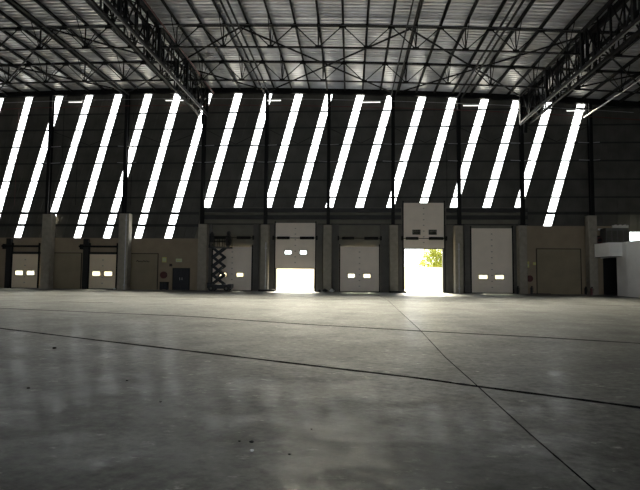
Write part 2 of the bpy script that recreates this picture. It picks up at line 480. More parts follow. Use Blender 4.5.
# ------------------------------------------------------------------ sectional doors
def sect_door(name, h, lift, wins, m, label, top=None, dy=0.0, winw=6.6, springs=True, tracktop=None, winh=3.6, shade=True):
    """h opening rect, lift of the leaf, wins: pixel x centres of the vision panels, all at one height above the leaf's foot"""
    x0, x1 = h[0], h[1]
    zb = lift
    zt = (top if top else h[3]) + lift
    yf, yb = YW - .16 - dy, YW - .09 - dy
    t = thing(name, label, 'dock door', ((x0 + x1) / 2, yb, 0), None, 'structure')
    mid = [wx(w, 272) for w in wins]
    wz0 = zb + 1.52; hw, hh = winw / 2 / 10.45, winh / 2 / 10.45
    hs = [(c - hw, c + hw, wz0 - hh, wz0 + hh) for c in mid]
    n = max(1, round((zt - zb) / .56)); dz = (zt - zb) / n
    pm = MB()
    for k in range(n):
        za, zc = zb + k * dz, zb + (k + 1) * dz - .012
        holes(pm, x0 - .02, x1 + .02, za, zc, yf, yb, hs)
        if k < n - 1: 
            pm.box(x0, x1, yf + .012, yb - .01, zc, zc + .012)
    for q in hs:                                  # close the joint gap around panes
        pm.box(q[0] - .05, q[0], yf + .01, yb - .01, q[2] - .05, q[3] + .05)
        pm.box(q[1], q[1] + .05, yf + .01, yb - .01, q[2] - .05, q[3] + .05)
    pm.build('door_panel', m, t)
    for q in hs:
        f = holes(MB(), q[0] - .06, q[1] + .06, q[2] - .06, q[3] + .06, yf - .015, yf + .02, [q]).build('vision_window', M_black, t)
        MB().box(q[0], q[1], yf + .03, yf + .04, q[2], q[3]).build('pane', M_glass, f)
    hd = (x0 + x1) / 2
    for k in range(1, n):
        MB().box(hd - .07, hd + .07, yf - .03, yf - .001, zb + k * dz - .05, zb + k * dz + .05).build('hinge', M_hinge, t)
    tt = tracktop if tracktop else zt + .2
    for s, xx in ((-1, x0), (1, x1)):
        MB().box(xx + s * .03 - .05, xx + s * .03 + .05, yf - .05, yb + .05, 0, tt).build('track', M_steel, t)
    if springs:
        zs = wz(320, 238.3)
        b1 = MB().tube((x0 - .2, yf - .2, zs), (x1 + .2, yf - .2, zs), .035)
        b1.build('spring_shaft', M_steel, t)
        w = x1 - x0
        for a, b in ((.05, .36), (.62, .97)):
            MB().tube((x0 + w * a, yf - .2, zs), (x0 + w * b, yf - .2, zs), .14, 10).build('torsion_spring', M_steel, t)
        for xx in (x0 - .16, x1 + .16):
            MB().box(xx - .07, xx + .07, yf - .35, YW - .001, zs - .2, zs + .2).build('bearing_bracket', M_steel, t)
    MB().box(x0, x1, yf - .012, yb + .02, zb - .05 if zb > .1 else 0.0, zb + (.0 if zb > .1 else .05)).build('bottom_seal', M_black, t)
    return t
def left_door(name, h, wins, label):
    t = sect_door(name, h, 0, wins, M_door_l, label, springs=False, tracktop=h[3] + 1.1, winw=8.2, winh=4.2)
    w = 0.5
    z1, z2 = wz(26, 245), wz(26, 253)
    MB().box(h[0] - .62, h[0] - .12, YW - .30, YW - .001, 0, wz(8, 238.5)).build('door_jamb', M_black, t)
    MB().box(h[0] - .1, h[1] + .1, YW - .20, YW - .001, h[3] + .0, h[3] + .22).build('header_seal', M_black, t)
    MB().tube((h[0] - 1.0, YW - .35, wz(26, 246.3)), (h[1] + .1, YW - .35, wz(26, 246.3)), .10).build('spring_shaft', M_steel, t)
    MB().box(h[0] - .85, h[0] - .65, YW - .5, YW - .001, wz(26, 246.3) - .3, wz(26, 246.3) + .2).build('bearing_bracket', M_steel, t)
    MB().box(h[0] - .1, h[1] + .1, YW - .10, YW - .001, h[3] + .24, h[3] + .85).build('header_panel', M_dado, t)
left_door('door_1', D_left1, (20, 31.5), 'small closed sectional door farthest left with two glowing windows')
left_door('door_2', D_left2, (97, 109), 'small closed sectional door left of the fire hose with two glowing windows')
sect_door('door_3', D_lift, 0, (223.5, 240.3), M_door, 'closed dock door behind the scissor lift')
LA = wz(295, 268.3); LC = wz(423, 248.3)
sect_door('door_4', D_A, LA, (288, 303.3), M_door, 'half raised dock door with daylight below and two glowing windows', tracktop=LA + 4.5, top=wz(295, 223) - LA, dy=.0)
sect_door('door_5', D_B, 0, (351.3, 367), M_door, 'closed dock door between the two open doors')
sect_door('door_6', D_C, LC, (416.3, 432.6), M_door, 'fully raised dock door hanging above the open bay with a tree outside', tracktop=LC + 4.5, top=wz(423, 203) - LC)
sect_door('door_7', D_D, 0, (482.7, 499), M_door, 'tall closed dock door right of the fully open bay', top=wz(492, 228.3), springs=False, winw=8.2)

# door surrounds: grey reveals either side of each middle door, and header rails
k = 0
for n, (h, l, r_) in enumerate(((D_lift, 207.5, 259), (D_A, 269, 322.5), (D_B, 332, 389), (D_C, 398.5, 454), (D_D, 464, 519))):
    a, b = wx(l, 260), wx(r_, 260)
    zt = wz(300, 224.5)
    for (xa, xb, nm) in ((a, h[0] - .12, 'left'), (h[1] + .12, b, 'right')):
        k += 1
        mb = MB()
        w = (xb - xa); st = .34
        xx = xa
        while xx < xb - .02:
            mb.box(xx, min(xx + st - .03, xb), YW - .26, YW - .001, 0, zt)
            mb.box(xx + st - .03, min(xx + st, xb), YW - .24, YW - .001, 0, zt) if xx + st - .03 < xb else None
            xx += st
        o = mb.build('door_surround', M_reveal)
        tag(o, 'grey ribbed wall panel on the %s side of %s' % (nm, ('the door behind the scissor lift', 'the half raised door', 'the closed middle door', 'the fully open bay', 'the tall closed door right of the open bay')[n]), 'wall panel', 'ribbed panels beside the dock doors', 'structure')

# dark beams across the middle zone
xa, xb = wx(203, 210), wx(527, 210)
for nm, y0, y1, yy, lab in (('lintel_beam', 208.3, 212.3, 45.82, 'upper dark wall beam'), ('lintel_beam', 215.2, 219.5, 45.82, 'lower dark wall beam')):
    z1, z0 = wz(360, y0, yy), wz(360, y1, yy)
    for pa, pb, side in ((xa, D_C[0] - .2, 'long piece left of the fully raised door'), (D_C[1] + .2, xb, 'short piece right of the fully raised door')):
        mb = MB().box(pa, pb, yy - .13, yy + .13, z1 - .04, z1).box(pa, pb, yy - .13, yy + .13, z0, z0 + .04).box(pa, pb, yy - .02, yy + .02, z0 + .04, z1 - .04)
        for c in COLS[3:9]:
            if pa < c < pb: mb.box(c - .18, c + .18, yy + .02, yy + .12, z0 + .04, z1 - .04)
        tag(mb.build(nm, M_girt, None), lab + ', ' + side, 'beam', 'dark beams above the dock doors')
z0 = wz(360, 224.3, 45.7)
for pa, pb, side in ((xa, D_A[0] - .2, 'left of the half raised door'), (D_A[1] + .2, D_C[0] - .2, 'between the two raised doors'), (D_C[1] + .2, xb, 'right of the fully open bay')):
    tag(MB().box(pa, pb, 45.745, YW - .002, z0 - .06, z0 + .06).build('header_rail', M_girt), 'thin dark rail level with the concrete column tops, ' + side, 'rail', 'rails above the dock doors')

# ------------------------------------------------------------------ columns
colname = ['left of the frame', 'first from the left', 'second from the left', 'left of the scissor lift', 'left of the half raised door', 'between the half raised and closed doors',
           'left of the fully open bay', 'right of the fully open bay', 'left of the blank right bay', 'beside the white office']
pedpx = [(-33, -24, 214), (40.5, 49.5, 214), (117.5, 127.5, 213.5), (197.5, 206.3, 224), (260.3, 268, 224.5), (323.3, 331.5, 224.8), (389.5, 398, 225), (455, 463.3, 225.5), (519.5, 527.5, 225.5), (589.5, 598, 215.5)]
YC = 45.0
for i, (a, b, yt) in enumerate(pedpx):
    if i == 0: continue
    x0, x1 = wx(a, 260, YC), wx(b, 260, YC)
    zt = wz((a + b) / 2, yt, YC)
    t = thing('concrete_column', 'square concrete column carrying a steel post, %s' % colname[i], 'column', ((x0 + x1) / 2, YC + .4, 0), 'concrete columns along the far wall')
    ch = .03
    MB().prism([(x0 + ch, YC, 0), (x1 - ch, YC, 0), (x1, YC + ch, 0), (x1, 45.73, 0), (x0, 45.73, 0), (x0, YC + ch, 0)], (0, 0, zt)).build('shaft', M_conc, t)
    MB().box(x0 + .05, x1 - .05, YC + .1, 45.7, zt + .001, zt + .04).build('base_plate', M_steel, t)
    cx = COLS[i]
    cx = min(max(cx, x0 + .2), x1 - .2)
    zc = zr(cx) - .56
    p = thing('steel_post', 'dark slender steel post standing on the concrete column %s' % colname[i], 'steel column', (cx, 45.45, zt + .04), 'steel posts up the far wall')
    MB().ibeam(cx, 45.45, zt + .04, zc, .30, .42).build('post', M_steel, p)
    for py in (144.5, 161.5):
        zz = wz(360, py, 45.6)
        for s in (-1, 1):
            MB().bar((cx + s * .14, 45.4, zz - .05), (cx + s * .95, 45.685, zz + .06), .06, .05).build('fly_brace', M_galv, p)
    # wall guard at the foot
    if i in (4, 6):
        tag(MB().box(x0 - .05, x1 + .75, YC - .55, YC - .14, .0, .17).build('kerb_block', M_black), 'low black kerb block at the foot of the column %s' % colname[i], 'kerb block')
    if i in (2, 4, 7):
        xx = x1 - .22 if i != 7 else x0 + .35
        z0_, z1_ = .0, (zt - .1 if i == 2 else 4.6)
        tag(MB().tube((xx, YC - .06, z0_), (xx, YC - .06, z1_), .05, 8).box(xx - .09, xx + .09, YC - .12, YC - .001, z1_ - .6, z1_ - .5).box(xx - .09, xx + .09, YC - .12, YC - .001, z0_ + .4, z0_ + .5).build('downpipe', M_galv),
            'pale pipe fixed up the front of the concrete column %s' % colname[i], 'pipe')

# ------------------------------------------------------------------ girts on the wall
gy = [(111, 111), (127.3, 127.3), (144.6, 144.6), (162, 162), (180, 180), (197.3, 197.3)]
XE = XR - .05
gw = ['topmost', 'second from the top', 'third from the top', 'fourth from the top', 'fifth from the top', 'sixth from the top']
for j, (y, _) in enumerate(gy):
    z = wz(360, y, 45.8)
    mb = MB().box(XL + 2, XE, 45.70, 45.96, z - .012, z + .012).box(XL + 2, XE, 45.70, 45.72, z - .10, z + .05)
    tag(mb.build('wall_girt', M_girt), 'long dark horizontal rail across the bright wall strips, %s' % gw[j], 'girt', 'horizontal girts on the far wall')
for j, y in enumerate((213, 225)):
    z = wz(90, y, 45.8)
    mb = MB().box(XL + 2, COLS[3] - .4, 45.70, 45.96, z - .015, z + .015).box(XL + 2, COLS[3] - .4, 45.70, 45.72, z - .16, z + .1)
    tag(mb.build('wall_girt', M_girt), 'thick dark rail of the left bays, %s' % ('level with the concrete column tops', 'below the concrete column tops')[j], 'girt', 'horizontal girts on the far wall')
z = wz(555, 213, 45.8)
tag(MB().box(COLS[8] + .3, XE, 45.70, 45.96, z - .015, z + .015).box(COLS[8] + .3, XE, 45.70, 45.72, z - .16, z + .1).build('wall_girt', M_girt), 'thick dark rail above the blank right bay', 'girt', 'horizontal girts on the far wall')
# eave beam in front of the wall head, following the roof
mb = MB()
n = 40
for k in range(n):
    a = XL + (XR - XL) * k / n; b = XL + (XR - XL) * (k + 1) / n
    mb.bar((a, 45.78, zr(a) - .27), (b, 45.78, zr(b) - .27), .3, .5)
tag(mb.build('eave_beam', M_steel), 'dark beam along the junction of far wall and roof', 'beam')
# zigzag wind rods and sag rods
zt, zb = wz(360, 128.5, 45.6), wz(360, 143, 45.6)
for i in range(1, 9):
    a, b = COLS[i], COLS[i + 1]
    m_ = (a + b) / 2
    t = thing('wind_rod', 'two thin rods in a shallow V between steel posts, %s bay from the left' % ORD[i - 1], 'rod', (m_, 45.675, zb), 'V shaped rods between the steel posts')
    for (p, q) in ((a + .2, m_), (b - .2, m_)):
        MB().tube((p, 45.675, zt), (q, 45.675, zb), .022, 6).build('rod', M_steel, t)
tag(MB().path([(COLS[1] + 1.2, 45.68, 18.4), (COLS[1] + 1.22, 45.68, 12), (COLS[1] + 1.2, 45.68, 7.6)], .018, 6).build('cable', M_steel), 'thin dark cable hanging beside the first steel post from the left', 'cable')
for i, px in enumerate((15, 76, 131, 447)):
    xx = wx(px, 180, 45.6)
    tag(MB().tube((xx, 45.68, wz(px, 205, 45.6)), (xx, 45.68, wz(px, 112, 45.6)), .02, 6).build('cable', M_pipe if i in (0,) else M_steel),
        'thin vertical wall cable, %s' % ('reddish one near the left edge', 'between the first and second steel posts', 'just right of the second steel post', 'just left of the post right of the open bay')[i], 'cable')

# ------------------------------------------------------------------ roof sheets
ROOF_Y0 = YB
mb = MB()
pit = 0.40
prof = [(0, 0), (.18, 0), (.22, .13), (.36, .13)]
ys = []
y = ROOF_Y0
while y < YW + .3:
    for d, z in prof: ys.append((y + d, z))
    y += pit
nx = 36
xs = [XL + (XR - XL) * k / nx for k in range(nx + 1)]
base = 0
for x in xs:
    for (yy, z) in ys: mb.v.append(Vector((x, yy, zr(x) + z)))
m_ = len(ys)
for a in range(nx):
    for b in range(m_ - 1):
        mb.f.append((a * m_ + b, a * m_ + b + 1, (a + 1) * m_ + b + 1, (a + 1) * m_ + b))
struct('ceiling', mb, M_roof, 'grey corrugated metal roof sheeting', 'roof')
# enclosure
struct('wall_left', MB().box(XL - .2, XL, YB, YW + .2, 0, zr(XL) + .3), M_clad)
struct('wall_right', MB().box(XR, XR + .2, YB, YW + .2, 0, zr(XR) + .3), M_clad)
RO = (-22, 18, 0, 6.0)  # added unseen rear opening, sized to let sky light onto the door faces
struct('wall_rear', holes(MB(), XL, XR, 0, zr(X0) + .3, YB - .2, YB, [(RO[0], RO[1], -1, RO[3])]), M_clad)

# ------------------------------------------------------------------ purlins, trusses, girders
Y1, Y2 = 33.1, 39.05
XN = wx(318.3, 48, Y1)           # a bottom node of the trusses
PN = 3.42
GX = [COLS[3], COLS[8]]
PUR = []
k0 = int((-36 - XN) / (PN / 2)); k1 = int((XR - .3 - XN) / (PN / 2))
left_of, mid_of, right_of = [], [], []
for k in range(k0, k1 + 1):
    x = XN + PN / 2 * k
    (left_of if x < GX[0] else mid_of if x < GX[1] else right_of).append(x)
def purlin(x, label):
    zt = zr(x) - .005
    mb = MB().box(x - .035, x + .035, 26, 45.92, zt - .24, zt).box(x - .035, x + .11, 26, 45.92, zt - .24, zt - .215)
    tag(mb.build('roof_purlin', M_steel), label, 'purlin', 'purlins under the roof sheets')
for i, x in enumerate(reversed(left_of)): purlin(x, 'dark roof purlin, %s to the left of the left lattice girder' % ORD[i])
for i, x in enumerate(mid_of): purlin(x, 'dark roof purlin between the two lattice girders, %s from the left girder' % ORD[i])
for i, x in enumerate(right_of): purlin(x, 'dark roof purlin, %s to the right of the right lattice girder' % ORD[i])

TOPD, BOTD = 0.37, 1.97          # chord depths below the roof sheets
def zt_(x): return zr(x) - TOPD
def zb_(x): return zr(x) - BOTD
def truss(Y, xa, xb, label, cleats):
    m_ = (xa + xb) / 2
    t = thing('roof_truss', label, 'truss', (m_, Y, zb_(m_)), 'lattice trusses across the roof')
    def chord(zf, w, h, name):
        mb = MB(); n = max(2, int((xb - xa) / 2.2))
        for k in range(n):
            a = xa + (xb - xa) * k / n; b = xa + (xb - xa) * (k + 1) / n
            mb.bar((a, Y, zf(a)), (b, Y, zf(b)), w, h)
        mb.build(name, M_steel, t)
    chord(zt_, .20, .15, 'top_chord')
    chord(zb_, .12, .10, 'bottom_chord')
    ks = range(int((xa - XN) / PN) - 1, int((xb - XN) / PN) + 2)
    for k in ks:
        x = XN + PN * k
        if xa + .1 < x < xb - .1:
            MB().bar((x, Y, zb_(x)), (x, Y, zt_(x)), .07, .07).build('post', M_steel, t)
            MB().box(x - .22, x + .22, Y - .03, Y + .03, zb_(x) - .06, zb_(x) + .16).build('gusset', M_steel, t)
            for s in (-1, 1):
                MB().tube((x, Y, zb_(x)), (x, Y + s * 1.25, zr(x) - .25), .03, 6).build('fly_brace', M_steel, t)
            for s in (-1, 1):
                xe = x + s * PN / 2
                if xa - .2 < xe < xb + .2:
                    MB().bar((x, Y, zb_(x)), (xe, Y, zt_(xe)), .06, .06).build('diagonal', M_steel, t)
        xq = x + PN / 2
        if xa + .2 < xq < xb - .2:
            MB().box(xq - .25, xq + .25, Y - .03, Y + .03, zt_(xq) - .17, zt_(xq) + .06).build('gusset', M_steel, t)
    k = int((xa - XN) / (PN / 2)) - 1
    while XN + PN / 2 * k < xb:
        x = XN + PN / 2 * k
        if x > xa + .1:
            MB().box(x - .10, x + .10, Y - .07, Y + .07, zt_(x) + .09, zr(x) - .243).build('purlin_cleat', M_steel, t)
        k += 1
GWID = .55
for Y, nm in ((Y1, 'nearer'), (Y2, 'farther')):
    truss(Y, -36, GX[0] - GWID, '%s roof truss on the outer side of the left lattice girder' % nm, True)
    truss(Y, GX[0] + GWID, GX[1] - GWID, '%s roof truss spanning between the two lattice girders' % nm, True)
    truss(Y, GX[1] + GWID, XR - .1, '%s roof truss on the outer side of the right lattice girder' % nm, True)

def girder(x, label, side):
    zt = zr(x) - .38; zb = zr(x) - 2.95
    ya, yb = 22.0, 45.10
    t = thing('lattice_girder', label, 'girder', (x, 40, zb), 'lattice girders running to the far wall')
    for s in (-1, 1):
        xx = x + s * .42
        MB().box(xx - .10, xx + .10, ya, yb, zt - .12, zt + .10).build('top_chord', M_steel, t)
        MB().box(xx - .09, xx + .09, ya, yb, zb - .08, zb + .10).build('bottom_chord', M_steel, t)
        yy = 22.05; kk = 0
        while yy < yb - 1.0:
            yn = yy + 1.488
            big = any(abs(yy - q) < .75 for q in (Y1, Y2))
            MB().bar((xx, yy, zb), (xx, yy, zt), .09, .09).build('post', M_steel, t)
            a, b = ((zb, zt) if kk % 2 == 0 else (zt, zb))
            MB().bar((xx, yy, a), (xx, yn, b), .08, .08).build('diagonal', M_steel, t)
            yy = yn; kk += 1
    for q in (27.1, Y1, Y2, 44.95):
        for s in (-1, 1):
            MB().box(x + s * .42 - .1, x + s * .42 + .1, q - .12, q + .12, zb, zt).build('heavy_post', M_steel, t)
        MB().bar((x - .36, q, zb), (x + .36, q, zt), .07, .07).build('cross_brace', M_steel, t)
    yy = 22.05; kk = 0
    while yy < yb - 1.0:
        yn = yy + 1.488; s = 1 if kk % 2 else -1
        MB().bar((x - s * .42, yy, zb), (x + s * .42, yn, zb), .06, .05).build('lacing', M_steel, t)
        MB().bar((x - s * .42, yy, zt), (x + s * .42, yn, zt), .06, .05).build('lacing', M_steel, t)
        yy = yn; kk += 1
    # knee down to the post
    MB().bar((x, 44.95, zb), (x, 45.08, zb - .9), .3, .25).build('end_bracket', M_steel, t)
    pz = zb - .16  # added tube stands in for the lit underside of the bottom chord
    tag(MB().tube((x - side * .42, 22, pz), (x - side * .42, 45.0, pz), .035, 10).build('conduit', M_tube), 'pale tube added for the lit bottom edge of the %s lattice girder' % ('left' if side < 0 else 'right'), 'conduit')
girder(GX[0], 'black lattice girder on the left running towards the camera', -1)
girder(GX[1], 'black lattice girder on the right running towards the camera', 1)
# red pipes by the girders
for x, zz, lab in ((GX[0] + .95, zr(GX[0]) - .75, 'dull red sprinkler pipe along the left lattice girder'), (at(584, 117.5, 45.5).x + .35, at(584, 117.5, 45.5).z + .25, 'dull red sprinkler pipe along the pale tube at the right edge')):
    tag(MB().tube((x, 22, zz), (x, 45.2, zz), .06, 8).build('sprinkler_pipe', M_pipe), lab, 'pipe')
p = at(584, 117.5, 45.4)
tag(MB().tube((p.x, 22, p.z), (p.x, 45.4, p.z), .055, 10).build('conduit', M_galv), 'long pale tube rising to the right edge past the last wall strip', 'conduit')
zz = wz(360, 109.3, 45.35)
mb = MB(); n = 30
for k in range(n):
    a = -36 + 64 * k / n; b = -36 + 64 * (k + 1) / n
    mb.tube((a, 45.17, zr(a) - 1.93), (b, 45.17, zr(b) - 1.93), .035, 7)
tag(mb.build('sprinkler_pipe', M_pipe), 'dull red sprinkler pipe along the top of the far wall', 'pipe')

# longitudinal struts and X bracing of the roof
for ci, lab in ((2, 'second steel post from the left'), (4, 'post left of the half raised door'), (6, 'post left of the fully open bay'), (7, 'post right of the fully open bay')):
    x = COLS[ci]
    tag(MB().box(x - .26, x - .18, 27, 45.2, zr(x) - .9, zr(x) - .74).box(x + .18, x + .26, 27, 45.2, zr(x) - .9, zr(x) - .74).build('roof_strut', M_steel), 'twin dark roof strut running to the %s' % lab, 'strut', 'struts along the roof')
nodes = [COLS[2] - (COLS[4] - COLS[2]), COLS[2], COLS[4], COLS[6], COLS[8], COLS[8] + 12.4]
nm = ['far left', 'left', 'middle', 'right of the middle', 'far right']
for i in range(5):
    a, b = nodes[i], nodes[i + 1]
    for (p, q, w, dz) in ((a, b, 'falling to the right', 0.0), (b, a, 'falling to the left', .11)):
        z0 = zr(p) - .40 - dz; z1 = zr(q) - .40 - dz
        tag(MB().tube((p, Y1 + .15, z0), (q, 45.4, z1), .07, 8).build('roof_brace', M_steel), 'long diagonal roof brace %s in the %s X' % (w, nm[i]), 'brace', 'crossed braces under the roof')

# ------------------------------------------------------------------ strip lights on a conduit
def zl(x): return zr(x) - 1.28
YL = 45.17
mb = MB(); n = 30
for k in range(n):
    a = -36 + 62 * k / n; b = -36 + 62 * (k + 1) / n
    mb.tube((a, YL, zl(a)), (b, YL, zl(b)), .022, 6)
tag(mb.build('lighting_trunking', M_galv), 'thin pale trunking across the top of the far wall carrying the tube lights', 'trunking')
for i, (a, b, y) in enumerate(((68.5, 82, 102), (165.5, 183.5, 101.2), (267, 281, 101.4), (362, 380.5, 102.6), (463, 480, 105), (566.5, 585, 110))):
    x0, x1 = wx(a, y, YL), wx(b, y, YL); xm = (x0 + x1) / 2; z = zl(xm) - .10
    t = thing('tube_light', 'white strip light under the roof edge, %s of six from the left' % ORD[i], 'strip light', (xm, YL, z - .1), 'strip lights along the far wall')
    MB().box(x0, x1, YL - .05, YL + .05, z - .05, z + .025).build('housing', M_white, t)
    MB().tube((x0 + .02, YL, z - .075), (x1 - .02, YL, z - .085), .04, 8).build('tube', M_lamp, t)
# nearer row by the first truss
YN = 32.6
xa, xb = wx(140, 26.5, YN), wx(165, 26.5, YN)
def zn(x): return zt_(x) - .22
for ta, tb, lab in ((-24, GX[0] - .56, 'left of the left lattice girder'), (GX[0] + .56, GX[1] - .56, 'between the two lattice girders')):
    mb = MB(); n = 16
    for k in range(n):
        a = ta + (tb - ta) * k / n; b = ta + (tb - ta) * (k + 1) / n
        mb.tube((a, YN, zn(a)), (b, YN, zn(b)), .012, 6)
    tag(mb.build('lighting_trunking', M_tube), 'thin pale trunking along the nearer roof truss, ' + lab, 'trunking', 'thin trunking on the near truss')
xb = max(xb, GX[0] + 1.9); xa = GX[0] + .58
xm = (xa + xb) / 2; z = zn(xm) - .05
t = thing('tube_light', 'white strip light on the nearer truss crossing the left lattice girder', 'strip light', (xm, YN, z - .1), 'strip lights along the near truss')
MB().box(xa, xb, YN - .05, YN + .05, z - .05, z + .03).build('housing', M_galv, t)
MB().tube((xa + .02, YN, z - .075), (xb - .02, YN, z - .075), .022, 8).build('tube', M_sack, t)

# ------------------------------------------------------------------ scissor lift
YS = 44.0
def scissor():
    x0, x1 = wx(208.5, 280, YS), wx(232.5, 280, YS); xm = (x0 + x1) / 2
    y0, y1 = YS - .6, YS + .6
    t = thing('scissor_lift', 'dark scissor lift raised in front of a closed dock door', 'scissor lift', (xm, YS, 0))
    MB().box(x0 + .1, x1 - .1, y0 + .12, y1 - .12, .22, .62).box(x0, x0 + .35, y0 + .2, y1 - .2, .3, .78).box(x1 - .35, x1, y0 + .2, y1 - .2, .3, .66).build('chassis', M_blue, t)
    for xx in (x0 + .42, x1 - .42):
        for yy in (y0, y1 - .2):
            w = MB().tube((xx, yy, .26), (xx, yy + .2, .26), .26, 16).build('wheel', M_black, t)
            MB().tube((xx, yy - .01, .26), (xx, yy + .21, .26), .11, 10).build('hub', M_grey, w)
    xp0, xp1 = wx(212.5, 260, YS), wx(231, 260, YS)
    zb, zt = .66, wz(222, 248.3, YS)
    n = 4; dz = (zt - zb) / n
    xa, xb = wx(213, 260, YS), wx(224.5, 260, YS)
    for s, yy in ((-1, y0 + .2), (1, y1 - .2)):
        for k in range(n):
            za, zc = zb + k * dz, zb + (k + 1) * dz
            MB().bar((xa, yy, za), (xb, yy, zc), .06, .15).build('scissor_arm', M_blue, t)
            MB().bar((xb, yy + .07 * -s, za), (xa, yy + .07 * -s, zc), .06, .15).build('scissor_arm', M_blue, t)
    for k in range(n + 1):
        for xx in (xa, xb):
            MB().tube((xx, y0 + .14, zb + k * dz), (xx, y1 - .14, zb + k * dz), .05, 8).build('pivot_tube', M_steel, t)
    for k in range(n):
        MB().tube(((xa + xb) / 2, y0 + .14, zb + (k + .5) * dz), ((xa + xb) / 2, y1 - .14, zb + (k + .5) * dz), .05, 8).build('pivot_tube', M_steel, t)
    MB().tube(((xa + xb) / 2 - .35, YS, zb + .1), ((xa + xb) / 2 + .3, YS, zb + 1.5 * dz), .09, 10).build('hydraulic_ram', M_grey, t)
    pl = MB().box(x0 + .15, x1 - .2, y0 + .02, y1 - .02, zt, zt + .14).box(x0 + .1, x0 + .2, y0, y1, zt, zt + .3).build('platform', M_blue, t)
    rz = wz(222, 236.8, YS)
    for xx in [x0 + .2 + (x1 - x0 - .45) * k / 4 for k in range(5)]:
        for yy in (y0 + .05, y1 - .05):
            MB().tube((xx, yy, zt + .14), (xx, yy, rz), .028, 6).build('rail_post', M_steel, t)
    for zz in (rz, (rz + zt) / 2 + .1):
        MB().path([(x0 + .2, y0 + .05, zz), (x1 - .25, y0 + .05, zz), (x1 - .25, y1 - .05, zz), (x0 + .2, y1 - .05, zz), (x0 + .2, y0 + .05, zz)], .03, 7).build('guard_rail', M_steel, t)
    MB().box(x0 + .15, x0 + .5, y0 + .1, y0 + .45, rz - .55, rz + .25).prism([(x0 + .2, y0 + .12, rz + .25), (x0 + .45, y0 + .12, rz + .25), (x0 + .38, y0 + .12, rz + .45)], (0, .3, 0)).build('control_box', M_black, t)
    xs2 = wx(228.2, 240, YS)
    t2 = thing('tool_bundle', 'dark covered bundle standing on the scissor lift platform', 'bundle', (xs2, YS, zt + .14))
    MB().lump((xs2, YS, zt + .14 + .58), .30, .34, .58, 5, 12, 8).lump((xs2 + .03, YS, zt + 1.4), .19, .2, .22, 6, 10, 6).build('bundle', M_black, t2)
scissor()
tag(MB().box(wx(188, 290, 44.6), wx(236, 290, 44.6), 42.9, 43.25, 0, .05).build('floor_plate', M_black), 'long flat black plate on the floor before the scissor lift', 'floor plate')

# ------------------------------------------------------------------ left: hose reel, double door, signs
h = rect(173, 190, 268)
t = thing('door_8', 'dark double leaf personnel door right of the fire hose', 'door', ((h[0] + h[1]) / 2, YW, 0), None, 'structure')
MB().box(h[0], h[0] + .08, YW - .12, YW - .001, 0, h[3]).box(h[1] - .08, h[1], YW - .12, YW - .001, 0, h[3]).box(h[0] + .08, h[1] - .08, YW - .12, YW - .001, h[3] - .08, h[3]).build('door_frame', M_black, t)
mx = (h[0] + h[1]) / 2
for a, b, s in ((h[0] + .08, mx - .01, 1), (mx + .01, h[1] - .08, -1)):
    lf = MB().box(a, b, YW - .07, YW - .001, 0, h[3] - .08).box(a + .12, b - .12, YW - .085, YW - .069, .2, 1.0).box(a + .12, b - .12, YW - .085, YW - .069, 1.2, h[3] - .25).build('door_leaf', M_blue, t)
    xx = b - .1 if s == 1 else a + .1
    MB().box(xx - .02, xx + .02, YW - .13, YW - .085, .95, 1.2).build('door_handle', M_galv, lf)
def sign(name, x0, x1, y0, y1, m, m2, label, Y=None):
    Y = Y or YW
    a, b = wx(x0, y0, Y), wx(x1, y0, Y); z1, z0 = wz(x0, y0, Y), wz(x0, y1, Y)
    t = thing(name, label, 'sign', ((a + b) / 2, Y, z0))
    MB().box(a, b, Y - .03, Y - .001, z0, z1).build('board', m, t)
    w, hh = b - a, z1 - z0
    return t, a, b, z0, z1
t, a, b, z0, z1 = sign('fire_point_sign', 162.3, 166.6, 257.2, 262.3, M_yellow, None, 'yellow green sign above the left fire hose reel')
MB().box(a + .06, (a + b) / 2 - .02, YW - .036, YW - .029, z0 + .07, z1 - .07).box((a + b) / 2 + .02, b - .06, YW - .036, YW - .029, z0 + .07, z1 - .07).build('pictogram', M_green, t)
t, a, b, z0, z1 = sign('door_sign', 176, 182, 258.6, 262, M_green, None, 'small pale green sign above the dark double door')
MB().prism([(a + .08, YW - .036, (z0 + z1) / 2), (a + .22, YW - .036, z1 - .06), (a + .22, YW - .036, z0 + .06)], (0, .006, 0)).box(a + .22, b - .1, YW - .036, YW - .03, (z0 + z1) / 2 - .03, (z0 + z1) / 2 + .03).build('pictogram', M_yellow, t)
# dark painted mark on the blank panel
mb = MB()
pts = [at(q[0], q[1], YW - .035) for q in ((136.2, 261.6), (137.5, 260.4), (139, 261.8), (140.5, 261), (142.2, 262), (143.6, 260.6), (145.2, 261.8), (146.6, 260.8), (148.4, 262.0), (149.3, 261.2))]
for p, q in zip(pts, pts[1:]): mb.bar((p.x, YW - .034, p.z), (q.x, YW - .034, q.z), .006, .06)
tag(mb.build('painted_mark', M_black), 'wavy dark painted mark on the blank brown infill panel', 'mark')
def reel(px, py, Y, m, label, r=.3):
    c = at(px, py, Y)
    t = thing('hose_reel', label, 'hose reel', (c.x, Y, c.z - r))
    for k in range(2): MB().torus((c.x, Y - .09 - .09 * k, c.z), r - .07, .065, 'Y').build('hose', m, t)
    MB().tube((c.x, Y - .24, c.z), (c.x, Y - .21, c.z), r, 20).tube((c.x, Y - .21, c.z), (c.x, Y - .001, c.z), .07, 10).build('drum', m, t)
    return t
reel(164.3, 275, YW - .0, M_red, 'dark red fire hose reel on the brown wall left of the double door', .34)
c = at(164, 287, 45.6)
t = thing('fire_cabinet', 'low dark cabinet on the floor under the left fire hose reel', 'cabinet', (c.x, 45.6, 0))
MB().box(c.x - .36, c.x + .36, 45.4, 45.85, .05, .72).build('body', M_black, t)
